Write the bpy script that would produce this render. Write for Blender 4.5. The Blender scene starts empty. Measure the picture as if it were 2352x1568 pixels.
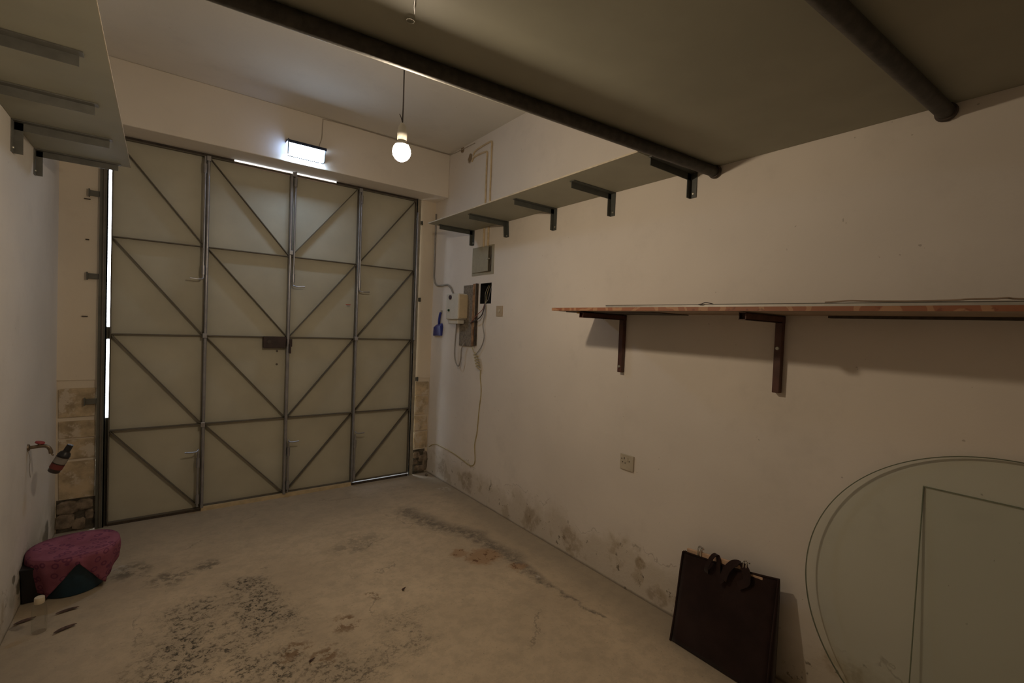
import bpy, bmesh, math, random
from mathutils import Vector, Matrix, Quaternion
random.seed(7)
PI = math.pi
SC = bpy.context.scene
COL = SC.collection

# ------------------------------------------------------------------ camera
cd = bpy.data.cameras.new('camera'); cam = bpy.data.objects.new('camera', cd); COL.objects.link(cam)
cd.sensor_width = 36.0; cd.lens = 1072.97 / 2352 * 36.0; cd.clip_start = 0.02
_r = Vector((0.79908544, -0.59992475, 0.03940499)); _u = Vector((-0.01509727, 0.04549851, 0.99885032))
_f = Vector((0.6010279, 0.79876165, -0.02729997))
_m = Matrix((( _r.x, _u.x, -_f.x, 0), (_r.y, _u.y, -_f.y, 0), (_r.z, _u.z, -_f.z, 1.5), (0, 0, 0, 1)))
cam.matrix_world = _m
SC.camera = cam

# ------------------------------------------------------------------ world, lamps, exposure
w = bpy.data.worlds.new('world'); SC.world = w; w.use_nodes = True
nt = w.node_tree; nt.nodes.clear()
wo = nt.nodes.new('ShaderNodeOutputWorld'); bg = nt.nodes.new('ShaderNodeBackground')
bg.inputs[0].default_value = (0.86, 0.93, 1.0, 1); bg.inputs[1].default_value = 12.0
nt.links.new(bg.outputs[0], wo.inputs[0])
SC.view_settings.view_transform = 'Standard'; SC.view_settings.look = 'None'
SC.view_settings.gamma = 1.0; SC.view_settings.use_curve_mapping = False
SC.view_settings.exposure = 0.0
BULB_STRENGTH = 465.0
LED_STRENGTH = 33.0
SC.cycles.max_bounces = 12; SC.cycles.diffuse_bounces = 6
SC.cycles.caustics_reflective = False; SC.cycles.caustics_refractive = False
SC.cycles.sample_clamp_indirect = 3.0

# ------------------------------------------------------------------ helpers
def basis(o): return o.matrix_basis.copy()
def world_of(o):
    m = basis(o)
    while o.parent: o = o.parent; m = basis(o) @ m
    return m
def add_box(bm, a, b, mat=None):
    x0, y0, z0 = [min(a[i], b[i]) for i in range(3)]; x1, y1, z1 = [max(a[i], b[i]) for i in range(3)]
    vs = [bm.verts.new(v) for v in ((x0,y0,z0),(x1,y0,z0),(x1,y1,z0),(x0,y1,z0),(x0,y0,z1),(x1,y0,z1),(x1,y1,z1),(x0,y1,z1))]
    for f in ((0,3,2,1),(4,5,6,7),(0,1,5,4),(1,2,6,5),(2,3,7,6),(3,0,4,7)): bm.faces.new([vs[i] for i in f])
    if mat is not None: bmesh.ops.transform(bm, matrix=mat, verts=vs)
    return vs
def add_bar(bm, p, q, w, h, up=(0,0,1)):
    """rectangular bar from p to q, w across, h along the 'up' side"""
    p = Vector(p); q = Vector(q); d = (q-p).normalized(); u = Vector(up); s = d.cross(u).normalized(); u = s.cross(d).normalized()
    vs = []
    for c in (p, q):
        for a, b in ((-1,-1),(1,-1),(1,1),(-1,1)): vs.append(bm.verts.new(c + s*a*w/2 + u*b*h/2))
    for f in ((3,2,1,0),(4,5,6,7),(0,1,5,4),(1,2,6,5),(2,3,7,6),(3,0,4,7)): bm.faces.new([vs[i] for i in f])
    return vs
def smooth_pts(pts, n=6):
    P = [Vector(p) for p in pts]; out = []
    for i in range(len(P)-1):
        a = P[max(i-1,0)]; b = P[i]; c = P[i+1]; d = P[min(i+2,len(P)-1)]
        for k in range(n):
            t = k/n
            out.append(0.5*((2*b)+(-a+c)*t+(2*a-5*b+4*c-d)*t*t+(-a+3*b-3*c+d)*t**3))
    out.append(P[-1]); return out
def add_tube(bm, pts, r, seg=10, rr=None):
    P = [Vector(p) for p in pts]; rings = []
    t0 = (P[1]-P[0]).normalized(); ref = Vector((0,0,1)) if abs(t0.z) < .9 else Vector((1,0,0))
    n = t0.cross(ref).normalized()
    for i, p in enumerate(P):
        t = (P[min(i+1,len(P)-1)]-P[max(i-1,0)]).normalized()
        n = (n - t*n.dot(t)).normalized(); b = t.cross(n)
        rad = rr[i] if rr else r
        rings.append([bm.verts.new(p + (n*math.cos(2*PI*k/seg)+b*math.sin(2*PI*k/seg))*rad) for k in range(seg)])
    for a, b in zip(rings, rings[1:]):
        for k in range(seg): bm.faces.new((a[k], a[(k+1)%seg], b[(k+1)%seg], b[k]))
    bm.faces.new(list(reversed(rings[0]))); bm.faces.new(rings[-1])
def add_lathe(bm, prof, seg=32, mat=None, cap=True):
    rings = []; allv = []
    for r, z in prof:
        if r < 1e-6: ring = [bm.verts.new((0,0,z))]
        else: ring = [bm.verts.new((r*math.cos(2*PI*k/seg), r*math.sin(2*PI*k/seg), z)) for k in range(seg)]
        rings.append(ring); allv += ring
    for a, b in zip(rings, rings[1:]):
        if len(a) == 1 and len(b) == 1: continue
        for k in range(seg):
            k2 = (k+1) % seg
            if len(a) == 1: bm.faces.new((a[0], b[k2], b[k]))
            elif len(b) == 1: bm.faces.new((a[k], a[k2], b[0]))
            else: bm.faces.new((a[k], a[k2], b[k2], b[k]))
    if cap:
        if len(rings[0]) > 1: bm.faces.new(list(reversed(rings[0])))
        if len(rings[-1]) > 1: bm.faces.new(rings[-1])
    if mat is not None: bmesh.ops.transform(bm, matrix=mat, verts=allv)
def slab_hole(bm, axis, c0, c1, outer, hole):
    """slab between c0 and c1 on 'axis' (0=x) with a rectangular hole; rects (a0,b0,a1,b1) in the other two axes"""
    As = [outer[0], hole[0], hole[2], outer[2]]; Bs = [outer[1], hole[1], hole[3], outer[3]]
    for i in range(3):
        for j in range(3):
            if i == 1 and j == 1: continue
            lo = [0,0,0]; hi = [0,0,0]; o = [k for k in range(3) if k != axis]
            lo[axis] = c0; hi[axis] = c1; lo[o[0]] = As[i]; hi[o[0]] = As[i+1]; lo[o[1]] = Bs[j]; hi[o[1]] = Bs[j+1]
            add_box(bm, lo, hi)
    bmesh.ops.remove_doubles(bm, verts=bm.verts, dist=1e-5)
    seen = {}
    for f in list(bm.faces):
        k = tuple(round(c, 4) for c in f.calc_center_median())
        if k in seen:
            for g in (f, seen[k]):
                if g.is_valid: bm.faces.remove(g)
        else: seen[k] = f

def obj(name, bm, m, parent=None, local=False, label=None, bevel=0.0, smooth=False, kind=None):
    me = bpy.data.meshes.new(name)
    bmesh.ops.recalc_face_normals(bm, faces=bm.faces)
    bm.to_mesh(me); bm.free()
    o = bpy.data.objects.new(name, me); COL.objects.link(o)
    ms = m if isinstance(m, (list, tuple)) else [m]
    for x in ms: me.materials.append(x)
    if parent is not None:
        if not local: me.transform(world_of(parent).inverted())
        o.parent = parent
    elif not local:
        xs = [v.co for v in me.vertices]
        c = Vector(((min(v.x for v in xs)+max(v.x for v in xs))/2, (min(v.y for v in xs)+max(v.y for v in xs))/2, min(v.z for v in xs)))
        me.transform(Matrix.Translation(-c)); o.location = c
    if smooth:
        me.polygons.foreach_set('use_smooth', [True]*len(me.polygons))
        md = o.modifiers.new('edges', 'EDGE_SPLIT'); md.split_angle = math.radians(40)
    if bevel:
        md = o.modifiers.new('bevel', 'BEVEL'); md.width = bevel; md.segments = 2; md.limit_method = 'ANGLE'
    if label: o['label'] = label
    if kind: o['kind'] = kind
    return o
def B(*boxes):
    bm = bmesh.new()
    for b in boxes: add_box(bm, *b)
    return bm
def tag(o, label, cat, group=None):
    o['label'] = label; o['category'] = cat
    if group: o['group'] = group
    return o
def thing(name, label, cat, loc=(0,0,0), rot=(0,0,0), group=None):
    o = bpy.data.objects.new(name, None); COL.objects.link(o); o.location = loc; o.rotation_euler = rot
    o.empty_display_size = .05
    return tag(o, label, cat, group)
def struct(o, label): o['kind'] = 'structure'; o['label'] = label; return o

# ------------------------------------------------------------------ materials
class NT:
    def __init__(s, m): s.t = m.node_tree; s.n = s.t.nodes; s.l = s.t.links
    def v(s, x, sock):
        if isinstance(x, (int, float)): sock.default_value = x
        elif isinstance(x, (tuple, list)): sock.default_value = (tuple(x)+(1,)) if len(x) == 3 and sock.type == 'RGBA' else tuple(x)
        else: s.l.new(x, sock)
    def m(s, op, a, b=0.0, c=0.0):
        n = s.n.new('ShaderNodeMath'); n.operation = op; s.v(a, n.inputs[0]); s.v(b, n.inputs[1]); s.v(c, n.inputs[2]); return n.outputs[0]
    def vm(s, op, a, b=(0,0,0)):
        n = s.n.new('ShaderNodeVectorMath'); n.operation = op; s.v(a, n.inputs[0]); s.v(b, n.inputs[1])
        return n.outputs[1] if op in ('LENGTH','DISTANCE','DOT_PRODUCT') else n.outputs[0]
    def scale(s, a, k):
        n = s.n.new('ShaderNodeVectorMath'); n.operation = 'SCALE'; s.v(a, n.inputs[0]); s.v(k, n.inputs[3]); return n.outputs[0]
    def pos(s): return s.n.new('ShaderNodeNewGeometry').outputs['Position']
    def objc(s): return s.n.new('ShaderNodeTexCoord').outputs['Object']
    def noise(s, vec, scale, detail=4, rough=.55, col=False, dist=0.0):
        n = s.n.new('ShaderNodeTexNoise'); s.v(vec, n.inputs['Vector']); n.inputs['Scale'].default_value = scale
        n.inputs['Detail'].default_value = detail; n.inputs['Roughness'].default_value = rough; n.inputs['Distortion'].default_value = dist
        return n.outputs['Color' if col else 'Fac']
    def step(s, x, lo, hi, a=0.0, b=1.0):
        n = s.n.new('ShaderNodeMapRange'); n.interpolation_type = 'SMOOTHSTEP'; s.v(x, n.inputs[0])
        for i, k in enumerate((lo, hi, a, b)): s.v(k, n.inputs[i+1])
        return n.outputs[0]
    def mix(s, f, a, b):
        n = s.n.new('ShaderNodeMix'); n.data_type = 'RGBA'; s.v(f, n.inputs[0]); s.v(a, n.inputs[6]); s.v(b, n.inputs[7]); return n.outputs[2]
    def map(s, vec, sc=(1,1,1), rot=(0,0,0)):
        n = s.n.new('ShaderNodeMapping'); s.v(vec, n.inputs[0]); n.inputs['Scale'].default_value = sc; n.inputs['Rotation'].default_value = rot; return n.outputs[0]
    def blob(s, vec, c, r, soft=.5):
        """soft-edged spot, radius r, round world point c"""
        d = s.vm('DISTANCE', vec, c); return s.step(d, r*(1-soft), r, 1, 0)
    def seg(s, vec, a, b, w0, w1):
        a = Vector(a); b = Vector(b); ab = b-a; L = ab.length_squared
        pa = s.vm('SUBTRACT', vec, tuple(a)); t = s.m('DIVIDE', s.vm('DOT_PRODUCT', pa, tuple(ab)), L)
        n = s.n.new('ShaderNodeClamp'); s.v(t, n.inputs[0])
        q = s.vm('SUBTRACT', pa, s.scale(tuple(ab), n.outputs[0])); return s.step(s.vm('LENGTH', q), w0, w1, 1, 0)
    def mx(s, *xs):
        o = xs[0]
        for x in xs[1:]: o = s.m('MAXIMUM', o, x)
        return o
    def bump(s, h, strength=.3, dist=.005):
        n = s.n.new('ShaderNodeBump'); n.inputs['Strength'].default_value = strength; n.inputs['Distance'].default_value = dist; s.v(h, n.inputs['Height']); return n.outputs[0]
def newmat(name):
    m = bpy.data.materials.new(name); m.use_nodes = True; return m, NT(m), m.node_tree.nodes['Principled BSDF']
def simple(name, col, rough=.6, metal=0.0, var=.12, scale=25, bump=.0, spec=.5, wear=None, wear_at=.62):
    m, N, P = newmat(name); p = N.pos()
    n = N.noise(p, scale, 5)
    d = tuple(c*(1-var) for c in col); l = tuple(min(1, c*(1+var)) for c in col)
    c = N.mix(N.step(n, .3, .7), d, l)
    if wear: c = N.mix(N.step(N.noise(p, scale*.7, 8, .7), wear_at, wear_at+.08), c, wear)
    N.v(c, P.inputs['Base Color']); P.inputs['Roughness'].default_value = rough; P.inputs['Metallic'].default_value = metal
    P.inputs['Specular IOR Level'].default_value = spec
    if bump: N.v(N.bump(N.noise(p, scale*3, 4), bump, .002), P.inputs['Normal'])
    return m

# --- painted plaster of the walls, with damp and peeling along the floor
WALL = (0.765, 0.705, 0.64)
def plaster(name, damp=0.0, side=None, extra=None, base=WALL):
    m, N, P = newmat(name); p = N.pos()
    big = N.noise(p, 0.9, 3); c = N.mix(N.step(big, .3, .7), tuple(x*.93 for x in base), tuple(min(1, x*1.05) for x in base))
    fine = N.noise(p, 6, 6, .65); c = N.mix(N.step(fine, .55, .8, 0, .25), c, tuple(x*.78 for x in base))
    spk = N.noise(p, 38, 2, .5); c = N.mix(N.step(spk, .76, .80, 0, .45), c, (0.22, .17, .13))
    sm = N.noise(p, 2.6, 7, .7); c = N.mix(N.step(sm, .52, .72, 0, .22), c, tuple(x*.7 for x in base))
    h = N.noise(p, 9, 5, .6)
    if damp:
        z = N.n.new('ShaderNodeSeparateXYZ'); N.v(p, z.inputs[0]); zz = z.outputs[2]
        edge = N.m('ADD', zz, N.m('MULTIPLY', N.m('SUBTRACT', N.noise(p, 3.2, 5, .6), .5), .55))
        low = N.step(edge, damp*.55, damp, 1, 0)
        pl = N.noise(p, 17, 7, .62)
        pk = N.noise(p, 7.5, 5, .6)
        c = N.mix(N.m('MULTIPLY', low, .45), c, (0.50, .43, .32))
        c = N.mix(N.m('MULTIPLY', low, N.step(pk, .52, .64, 0, .55)), c, (0.40, .32, .21))
        c = N.mix(N.m('MULTIPLY', low, N.step(pl, .63, .68, 0, .8)), c, (0.17, .14, .10))
        line = N.step(N.m('ABSOLUTE', N.m('SUBTRACT', edge, damp*.93)), .0, .008, .35, 0)
        c = N.mix(N.m('MULTIPLY', line, N.step(N.noise(p, 5, 3), .48, .55)), c, (0.2, .15, .1))
        c = N.mix(N.step(N.m('ADD', zz, N.m('MULTIPLY', fine, .02)), .012, .03, .75, 0), c, (0.2, .165, .12))
        h = N.m('ADD', h, N.m('MULTIPLY', N.m('MULTIPLY', low, pl), 1.6))
    if extra: c = extra(N, p, c)
    N.v(c, P.inputs['Base Color']); P.inputs['Roughness'].default_value = .85; P.inputs['Specular IOR Level'].default_value = .25
    N.v(N.bump(h, .35, .006), P.inputs['Normal'])
    return m
def right_extra(N, p, c):
    for q, r in (((2.2,3.658,3.018),.05),((2.2,3.80,3.13),.035)):
        q2 = N.vm('ADD', p, N.scale(N.vm('SUBTRACT', N.noise(p, 14, 3, col=True), (.5,.5,.5)), .05))
        c = N.mix(N.blob(q2, q, r, .3), c, (0.26, .19, .12))
    q3 = N.vm('ADD', p, N.scale(N.vm('SUBTRACT', N.noise(p, 9, 3, col=True), (.5,.5,.5)), .12))
    for q, r in (((2.2,1.52,.06),.075),((2.2,1.62,.20),.04),((2.2,2.6,.10),.10),((2.2,2.2,.13),.09),((2.2,3.5,.12),.12),((2.2,3.95,.13),.10)):
        c = N.mix(N.m('MULTIPLY', N.m('MULTIPLY', N.blob(q3, q, r, .35), N.step(N.noise(p, 22, 5, .7), .38, .55, .25, 1)), .6), c, (0.33, .255, .17))
    # no further tone on this wall
    return c
def left_extra(N, p, c):
    q3 = N.vm('ADD', p, N.scale(N.vm('SUBTRACT', N.noise(p, 10, 4, col=True), (.5,.5,.5)), .12))
    for q, r in (((-.55,3.28,.12),.05),((-.55,3.2,.2),.035),((-.55,4.0,.1),.1)):
        c = N.mix(N.m('MULTIPLY', N.blob(q3, q, r, .3), .8), c, (0.09, .075, .045))
    g = N.noise(p, 4, 4); z = N.n.new('ShaderNodeSeparateXYZ'); N.v(p, z.inputs[0])
    return N.mix(N.m('MULTIPLY', N.step(z.outputs[2], .05, .45, 1, 0), N.step(g, .4, .65, 0, .55)), c, (0.27, .26, .17))
M_RIGHT = plaster('painted_wall_right', .30, extra=right_extra)
M_LEFT = plaster('painted_wall_left', .22, extra=left_extra, base=(0.70, .665, .61))
M_BACK = plaster('painted_wall_back', .10, base=(0.76, .68, .56))
M_CEIL = plaster('painted_ceiling', 0, base=(0.74, .70, .63))
M_LINT = plaster('painted_lintel', 0, base=(0.80, .74, .66))
M_BOUNCE = plaster('pale_bounce_wall', 0, base=(0.84, .79, .73))  # whitened so the unseen end wall throws light back

# --- worn concrete floor
def floor_mat():
    m, N, P = newmat('worn_concrete_floor'); p = N.pos()
    wob = N.scale(N.vm('SUBTRACT', N.noise(p, 3.0, 6, .62, col=True), (.5,.5,.5)), .55)
    wob2 = N.scale(N.vm('SUBTRACT', N.noise(p, 11, 5, .65, col=True), (.5,.5,.5)), .16)
    q = N.vm('ADD', p, wob); q2 = N.vm('ADD', p, wob2)
    n1 = N.noise(p, 1.3, 5, .6)
    c = N.mix(N.step(n1, .3, .7), (0.53, .425, .30), (0.69, .555, .39))
    n2 = N.noise(p, 7, 8, .7); c = N.mix(N.step(n2, .48, .75, 0, .5), c, (0.38, .315, .235))
    n3 = N.noise(p, 30, 6, .7); c = N.mix(N.step(n3, .56, .76, 0, .45), c, (0.62, .53, .41))
    n4 = N.noise(p, 13, 7, .72); c = N.mix(N.step(n4, .42, .62, .0, .38), c, (0.40, .325, .23))
    n5 = N.noise(p, 55, 4, .7); c = N.mix(N.step(n5, .60, .70, 0, .5), c, (0.26, .21, .155))
    # greyer, darker zone in front of the gate and along the walls
    sx = N.n.new('ShaderNodeSeparateXYZ'); N.v(q2, sx.inputs[0]); X, Y = sx.outputs[0], sx.outputs[1]
    c = N.mix(N.step(Y, 3.1, 4.2, 0, .55), c, (0.33, .29, .23))
    c = N.mix(N.step(X, 1.88, 2.12, 0, .6), c, (0.33, .28, .21))
    c = N.mix(N.step(X, -.5, .15, .5, 0), c, (0.30, .265, .21))
    # black speckled wear
    sp = N.step(N.noise(p, 30, 9, .8), .49, .56); sp2 = N.step(N.noise(p, 60, 4, .7), .45, .62)
    zone = N.mx(N.blob(q,(.26,2.60,0),.48,.7), N.blob(q,(.42,2.85,0),.22,.6), N.m('MULTIPLY', N.blob(q,(.62,2.0,0),.28,.6), .7), N.blob(q,(.12,2.35,0),.32,.6), N.m('MULTIPLY', N.blob(q,(.95,2.08,0),.25,.7), .6), N.m('MULTIPLY', N.blob(q,(0.35,2.1,0),.3,.6), .9))
    clump = N.step(N.noise(p, 5.5, 6, .65), .38, .58, .25, 1)
    c = N.mix(N.m('MULTIPLY', N.m('MULTIPLY', zone, clump), .35), c, (0.24, .205, .155))
    c = N.mix(N.m('MULTIPLY', N.m('MULTIPLY', N.m('MULTIPLY', zone, clump), sp), N.m('ADD', .65, N.m('MULTIPLY', sp2, .35))), c, (0.055, .048, .036))
    # smears near the gate
    zone2 = N.mx(N.blob(q2,(.06,3.24,0),.14,.7), N.blob(q2,(.25,3.30,0),.1,.7), N.blob(q2,(-.12,3.45,0),.14,.7), N.m('MULTIPLY', N.blob(q,(1.1,3.1,0),.22,.8), .6))
    c = N.mix(N.m('MULTIPLY', zone2, N.step(N.noise(p, 16, 6, .7), .42, .58, 0, .75)), c, (0.12, .105, .08))
    # dark scar running beside the right wall
    segs = [((1.60,3.45,0),(1.70,3.05,0),.10),((1.70,3.05,0),(1.85,2.8,0),.10),((1.82,2.85,0),(1.88,2.38,0),.085),((1.88,2.38,0),(1.84,2.09,0),.05),((1.84,2.09,0),(1.865,1.85,0),.03),((1.865,1.85,0),(1.885,1.62,0),.018)]
    sc = N.mx(*[N.seg(q2, a, b, 0, w_*1.35) for a, b, w_ in segs])
    c = N.mix(N.m('MULTIPLY', sc, N.step(N.noise(p, 22, 7, .78), .35, .6, .22, .9)), c, (0.15, .13, .105))
    # rust and earth coloured stains
    ru = N.mx(N.blob(q2,(1.72,2.50,0),.15,.5), N.m('MULTIPLY', N.blob(q2,(1.60,2.62,0),.08,.6), .9), N.blob(q2,(1.83,2.28,0),.07,.6))
    c = N.mix(N.m('MULTIPLY', ru, .75), c, (0.37, .22, .115))
    c = N.mix(N.m('MULTIPLY', ru, N.step(N.noise(p, 24, 5, .7), .55, .62)), c, (0.17, .085, .04))
    ru2 = N.mx(N.blob(q2,(.76,2.29,0),.10,.6), N.blob(q2,(.50,2.22,0),.09,.6), N.blob(q2,(.62,2.12,0),.09,.6), N.blob(q2,(.95,2.45,0),.05,.6))
    c = N.mix(N.m('MULTIPLY', ru2, N.step(N.noise(p, 18, 5, .7), .46, .56, 0, .8)), c, (0.20, .115, .055))
    # pale dust
    du = N.mx(N.blob(q2,(-.2,3.52,0),.08,.6), N.blob(q2,(1.84,2.12,0),.03,.6), N.blob(q2,(2.1,3.75,0),.09,.6))
    c = N.mix(N.m('MULTIPLY', du, N.step(N.noise(p, 30, 4), .45, .6, 0, .8)), c, (0.55, .50, .42))
    # hairline cracks
    w_ = N.n.new('ShaderNodeTexVoronoi'); w_.feature = 'DISTANCE_TO_EDGE'; w_.inputs['Scale'].default_value = .9; N.v(q2, w_.inputs['Vector'])
    c = N.mix(N.m('MULTIPLY', N.step(w_.outputs['Distance'], .0, .006, 1, 0), N.step(N.noise(p, 2.3, 2), .5, .6, 0, .5)), c, (0.16, .13, .10))
    N.v(c, P.inputs['Base Color']); P.inputs['Roughness'].default_value = .8; P.inputs['Specular IOR Level'].default_value = .3
    N.v(N.bump(N.m('ADD', n3, N.m('MULTIPLY', n2, 1.5)), .35, .005), P.inputs['Normal'])
    return m
M_FLOOR = floor_mat()
M_OUT = simple('outside_paving', (0.6, .58, .54))
M_GATE = simple('grey_beige_gate_paint', (0.49, .47, .375), .6, var=.07, scale=3, wear=(0.3, .25, .18), wear_at=.72)
M_GATE_BAR = simple('brown_grey_gate_iron', (0.12, .105, .082), .5, var=.1, scale=9)
M_STEEL = simple('dull_grey_steel', (0.34, .34, .36), .34, metal=.65, var=.12, scale=12)
M_POST = simple('green_grey_angle_iron', (0.12, .118, .098), .5, var=.15, scale=9, wear=(0.1, .06, .035), wear_at=.66)
M_RUST = simple('dark_rusty_iron', (0.06, .045, .035), .7, var=.3, scale=30)
M_BRACKET = simple('dark_grey_painted_bracket', (0.075, .08, .072), .5, var=.12, scale=20)
M_BRACKETL = simple('mid_grey_painted_bracket', (0.15, .15, .135), .5, var=.12, scale=20)
M_BOARD = simple('grey_green_board', (0.35, .345, .275), .6, var=.05, scale=4, spec=.2)
M_BOARD_EDGE = simple('pale_raw_board_edge', (0.46, .40, .30), .7)
M_BEAM = simple('black_brown_steel_tube', (0.042, .036, .028), .55, var=.35, scale=35, bump=.3)
M_STONE = simple('yellow_limestone', (0.50, .40, .265), .9, var=.28, scale=12, bump=.6, wear=(0.64, .56, .45), wear_at=.50)
M_RUBBLE = simple('dirty_rubble_stone', (0.24, .19, .14), .95, var=.4, scale=22, bump=.8)
M_HOLE_SHADE = simple('dark_hole_shade', (0.10, .085, .065), .95, var=.4, scale=22)  # dark colour stands in for the shade inside holes and gaps
M_WHITE = simple('white_plastic', (0.68, .66, .60), .4, var=.03)
M_IVORY = simple('aged_ivory_plastic', (0.62, .52, .36), .45, var=.05)
M_SOCK = simple('dull_socket_metal', (0.52, .46, .36), .45, var=.08)
M_TAN = simple('tan_blank_plate', (0.46, .37, .26), .5, var=.06)
M_BLACK = simple('black_plastic', (0.012, .012, .014), .4)
M_GREYBOX = simple('green_grey_box_metal', (0.36, .33, .245), .5, var=.06)
M_BLUE = simple('deep_blue_plastic', (0.02, .03, .22), .4, var=.1)
M_BASIN = simple('dark_teal_blue_plastic', (0.010, .040, .068), .5, var=.15)
M_CABLE_Y = simple('yellowed_cable', (0.44, .37, .20), .5)
M_CABLE_G = simple('grey_cable', (0.30, .28, .25), .5)
M_CABLE_B = simple('dark_cable', (0.06, .05, .05), .5)
M_CABLE_R = simple('red_brown_cable', (0.25, .07, .05), .5)
M_CONDUIT = simple('cream_conduit', (0.58, .46, .29), .5)
M_PAINTED_CABLE = simple('painted_over_cable', (0.42, .37, .31), .7)
M_BRASS = simple('tarnished_brass', (0.20, .15, .10), .45, metal=.6, var=.3, scale=60)
M_RED = simple('faded_red_handle', (0.30, .035, .04), .5)
M_CHROME = simple('chrome', (0.75, .75, .75), .12, metal=1.0, var=.02)
M_HANGER = simple('pale_hanger_wood', (0.60, .40, .27), .5, var=.12, scale=40)
M_BROWN_IRON = simple('red_brown_iron_tube', (0.085, .032, .022), .5, var=.3, scale=14)
M_ALU = simple('aluminium_profile', (0.50, .48, .44), .35, metal=.6, var=.06)
M_STRAW = simple('straw_coloured_batten', (0.55, .36, .13), .6)
M_LEAF = simple('dried_leaf', (0.11, .065, .05), .8, var=.4, scale=60)
M_LOCK = simple('dark_brown_lock_iron', (0.035, .018, .015), .5, var=.3)
M_LABEL = simple('grey_label_paper', (0.24, .22, .20), .6)
M_DKRED = simple('dark_red_print', (0.16, .035, .03), .6)
M_CREAM_SILL = simple('cream_threshold', (0.58, .47, .30), .7, var=.12, scale=18)
M_CHIP = simple('rough_chipboard', (0.20, .17, .135), .8, var=.3, scale=50)
M_WOODOLD = simple('stained_backing_wood', (0.30, .17, .09), .7, var=.4, scale=20)
M_SCREW = simple('zinc_screw', (0.45, .44, .38), .4, metal=.7)

def fabric(name, col, scale=220):
    m, N, P = newmat(name); p = N.objc()
    c = N.mix(N.step(N.noise(p, 6, 5), .3, .7), tuple(x*.75 for x in col), tuple(x*1.2 for x in col))
    N.v(c, P.inputs['Base Color']); P.inputs['Roughness'].default_value = .95; P.inputs['Specular IOR Level'].default_value = .15
    P.inputs['Sheen Weight'].default_value = .15
    N.v(N.bump(N.noise(p, scale, 3), .4, .002), P.inputs['Normal']); return m
M_BAG = fabric('dark_brown_felt', (0.030, .016, .014))
def pink():
    m, N, P = newmat('pink_patterned_cloth'); p = N.objc()
    v = N.n.new('ShaderNodeTexVoronoi'); v.inputs['Scale'].default_value = 26; N.v(p, v.inputs['Vector'])
    ring = N.step(N.m('ABSOLUTE', N.m('SUBTRACT', v.outputs['Distance'], .33)), .05, .11, 1, 0)
    c = N.mix(N.step(N.noise(p, 9, 4), .35, .65), (0.25, .085, .125), (0.33, .12, .175))
    c = N.mix(N.m('MULTIPLY', ring, .6), c, (0.11, .03, .085))
    N.v(c, P.inputs['Base Color']); P.inputs['Roughness'].default_value = .95; P.inputs['Specular IOR Level'].default_value = .1
    N.v(N.bump(N.noise(p, 160, 3), .4, .002), P.inputs['Normal']); return m
M_PINK = pink()
def emit(name, col, s):
    m = bpy.data.materials.new(name); m.use_nodes = True; t = m.node_tree; t.nodes.clear()
    e = t.nodes.new('ShaderNodeEmission'); o = t.nodes.new('ShaderNodeOutputMaterial')
    e.inputs[0].default_value = (*col, 1); e.inputs[1].default_value = s; t.links.new(e.outputs[0], o.inputs[0]); return m
M_BULB = emit('glowing_bulb', (1.0, 0.80, 0.57), BULB_STRENGTH)
M_LED = emit('glowing_led_panel', (0.58, 0.76, 1.0), LED_STRENGTH)
def pane(name, tint, gloss=.2):
    m = bpy.data.materials.new(name); m.use_nodes = True; t = m.node_tree; t.nodes.clear()
    a = t.nodes.new('ShaderNodeBsdfTransparent'); a.inputs[0].default_value = (*tint, 1)
    g = t.nodes.new('ShaderNodeBsdfGlossy'); g.inputs['Roughness'].default_value = .05; g.inputs['Color'].default_value = (.9, .95, .9, 1)
    f = t.nodes.new('ShaderNodeFresnel'); f.inputs[0].default_value = 1.45
    mm = t.nodes.new('ShaderNodeMath'); mm.operation = 'MULTIPLY'; mm.inputs[1].default_value = gloss
    x = t.nodes.new('ShaderNodeMixShader'); o = t.nodes.new('ShaderNodeOutputMaterial')
    t.links.new(f.outputs[0], mm.inputs[0]); t.links.new(mm.outputs[0], x.inputs[0]); t.links.new(a.outputs[0], x.inputs[1]); t.links.new(g.outputs[0], x.inputs[2]); t.links.new(x.outputs[0], o.inputs[0]); return m
M_PANE = pane('greenish_sheet_glass', (0.970, .990, .975))
M_PANE2 = pane('clear_sheet_glass', (0.992, .997, .993), .12)
M_EDGE = simple('dark_green_glass_edge', (0.14, .155, .105), .15, var=.05)
M_EDGE2 = simple('faint_green_glass_edge', (0.25, .26, .19), .2, var=.05)
M_PET = pane('clear_bottle_plastic', (0.93, .93, .92))
def redwood():
    m, N, P = newmat('red_brown_laminated_edge'); p = N.pos()
    sx = N.n.new('ShaderNodeSeparateXYZ'); N.v(p, sx.inputs[0])
    y = N.m('ADD', N.m('MULTIPLY', sx.outputs[1], 9), N.m('MULTIPLY', N.noise(p, 5, 2), 5.0))
    fr = N.m('ABSOLUTE', N.m('SUBTRACT', N.m('FRACT', y), .5))
    d = N.m('ADD', fr, N.m('MULTIPLY', N.m('SUBTRACT', N.noise(p, 45, 3), .5), .12))
    c = N.mix(N.step(d, .13, .19, .85, 0), (0.30, .115, .055), (0.43, .235, .125))
    c = N.mix(N.step(N.noise(p, 30, 5), .6, .68, 0, .6), c, (0.16, .05, .03))
    N.v(c, P.inputs['Base Color']); P.inputs['Roughness'].default_value = .55; return m
M_REDWOOD = redwood()
M_UNDER = simple('pale_brown_board_underside', (0.33, .24, .17), .65, var=.12, scale=8)

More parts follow.
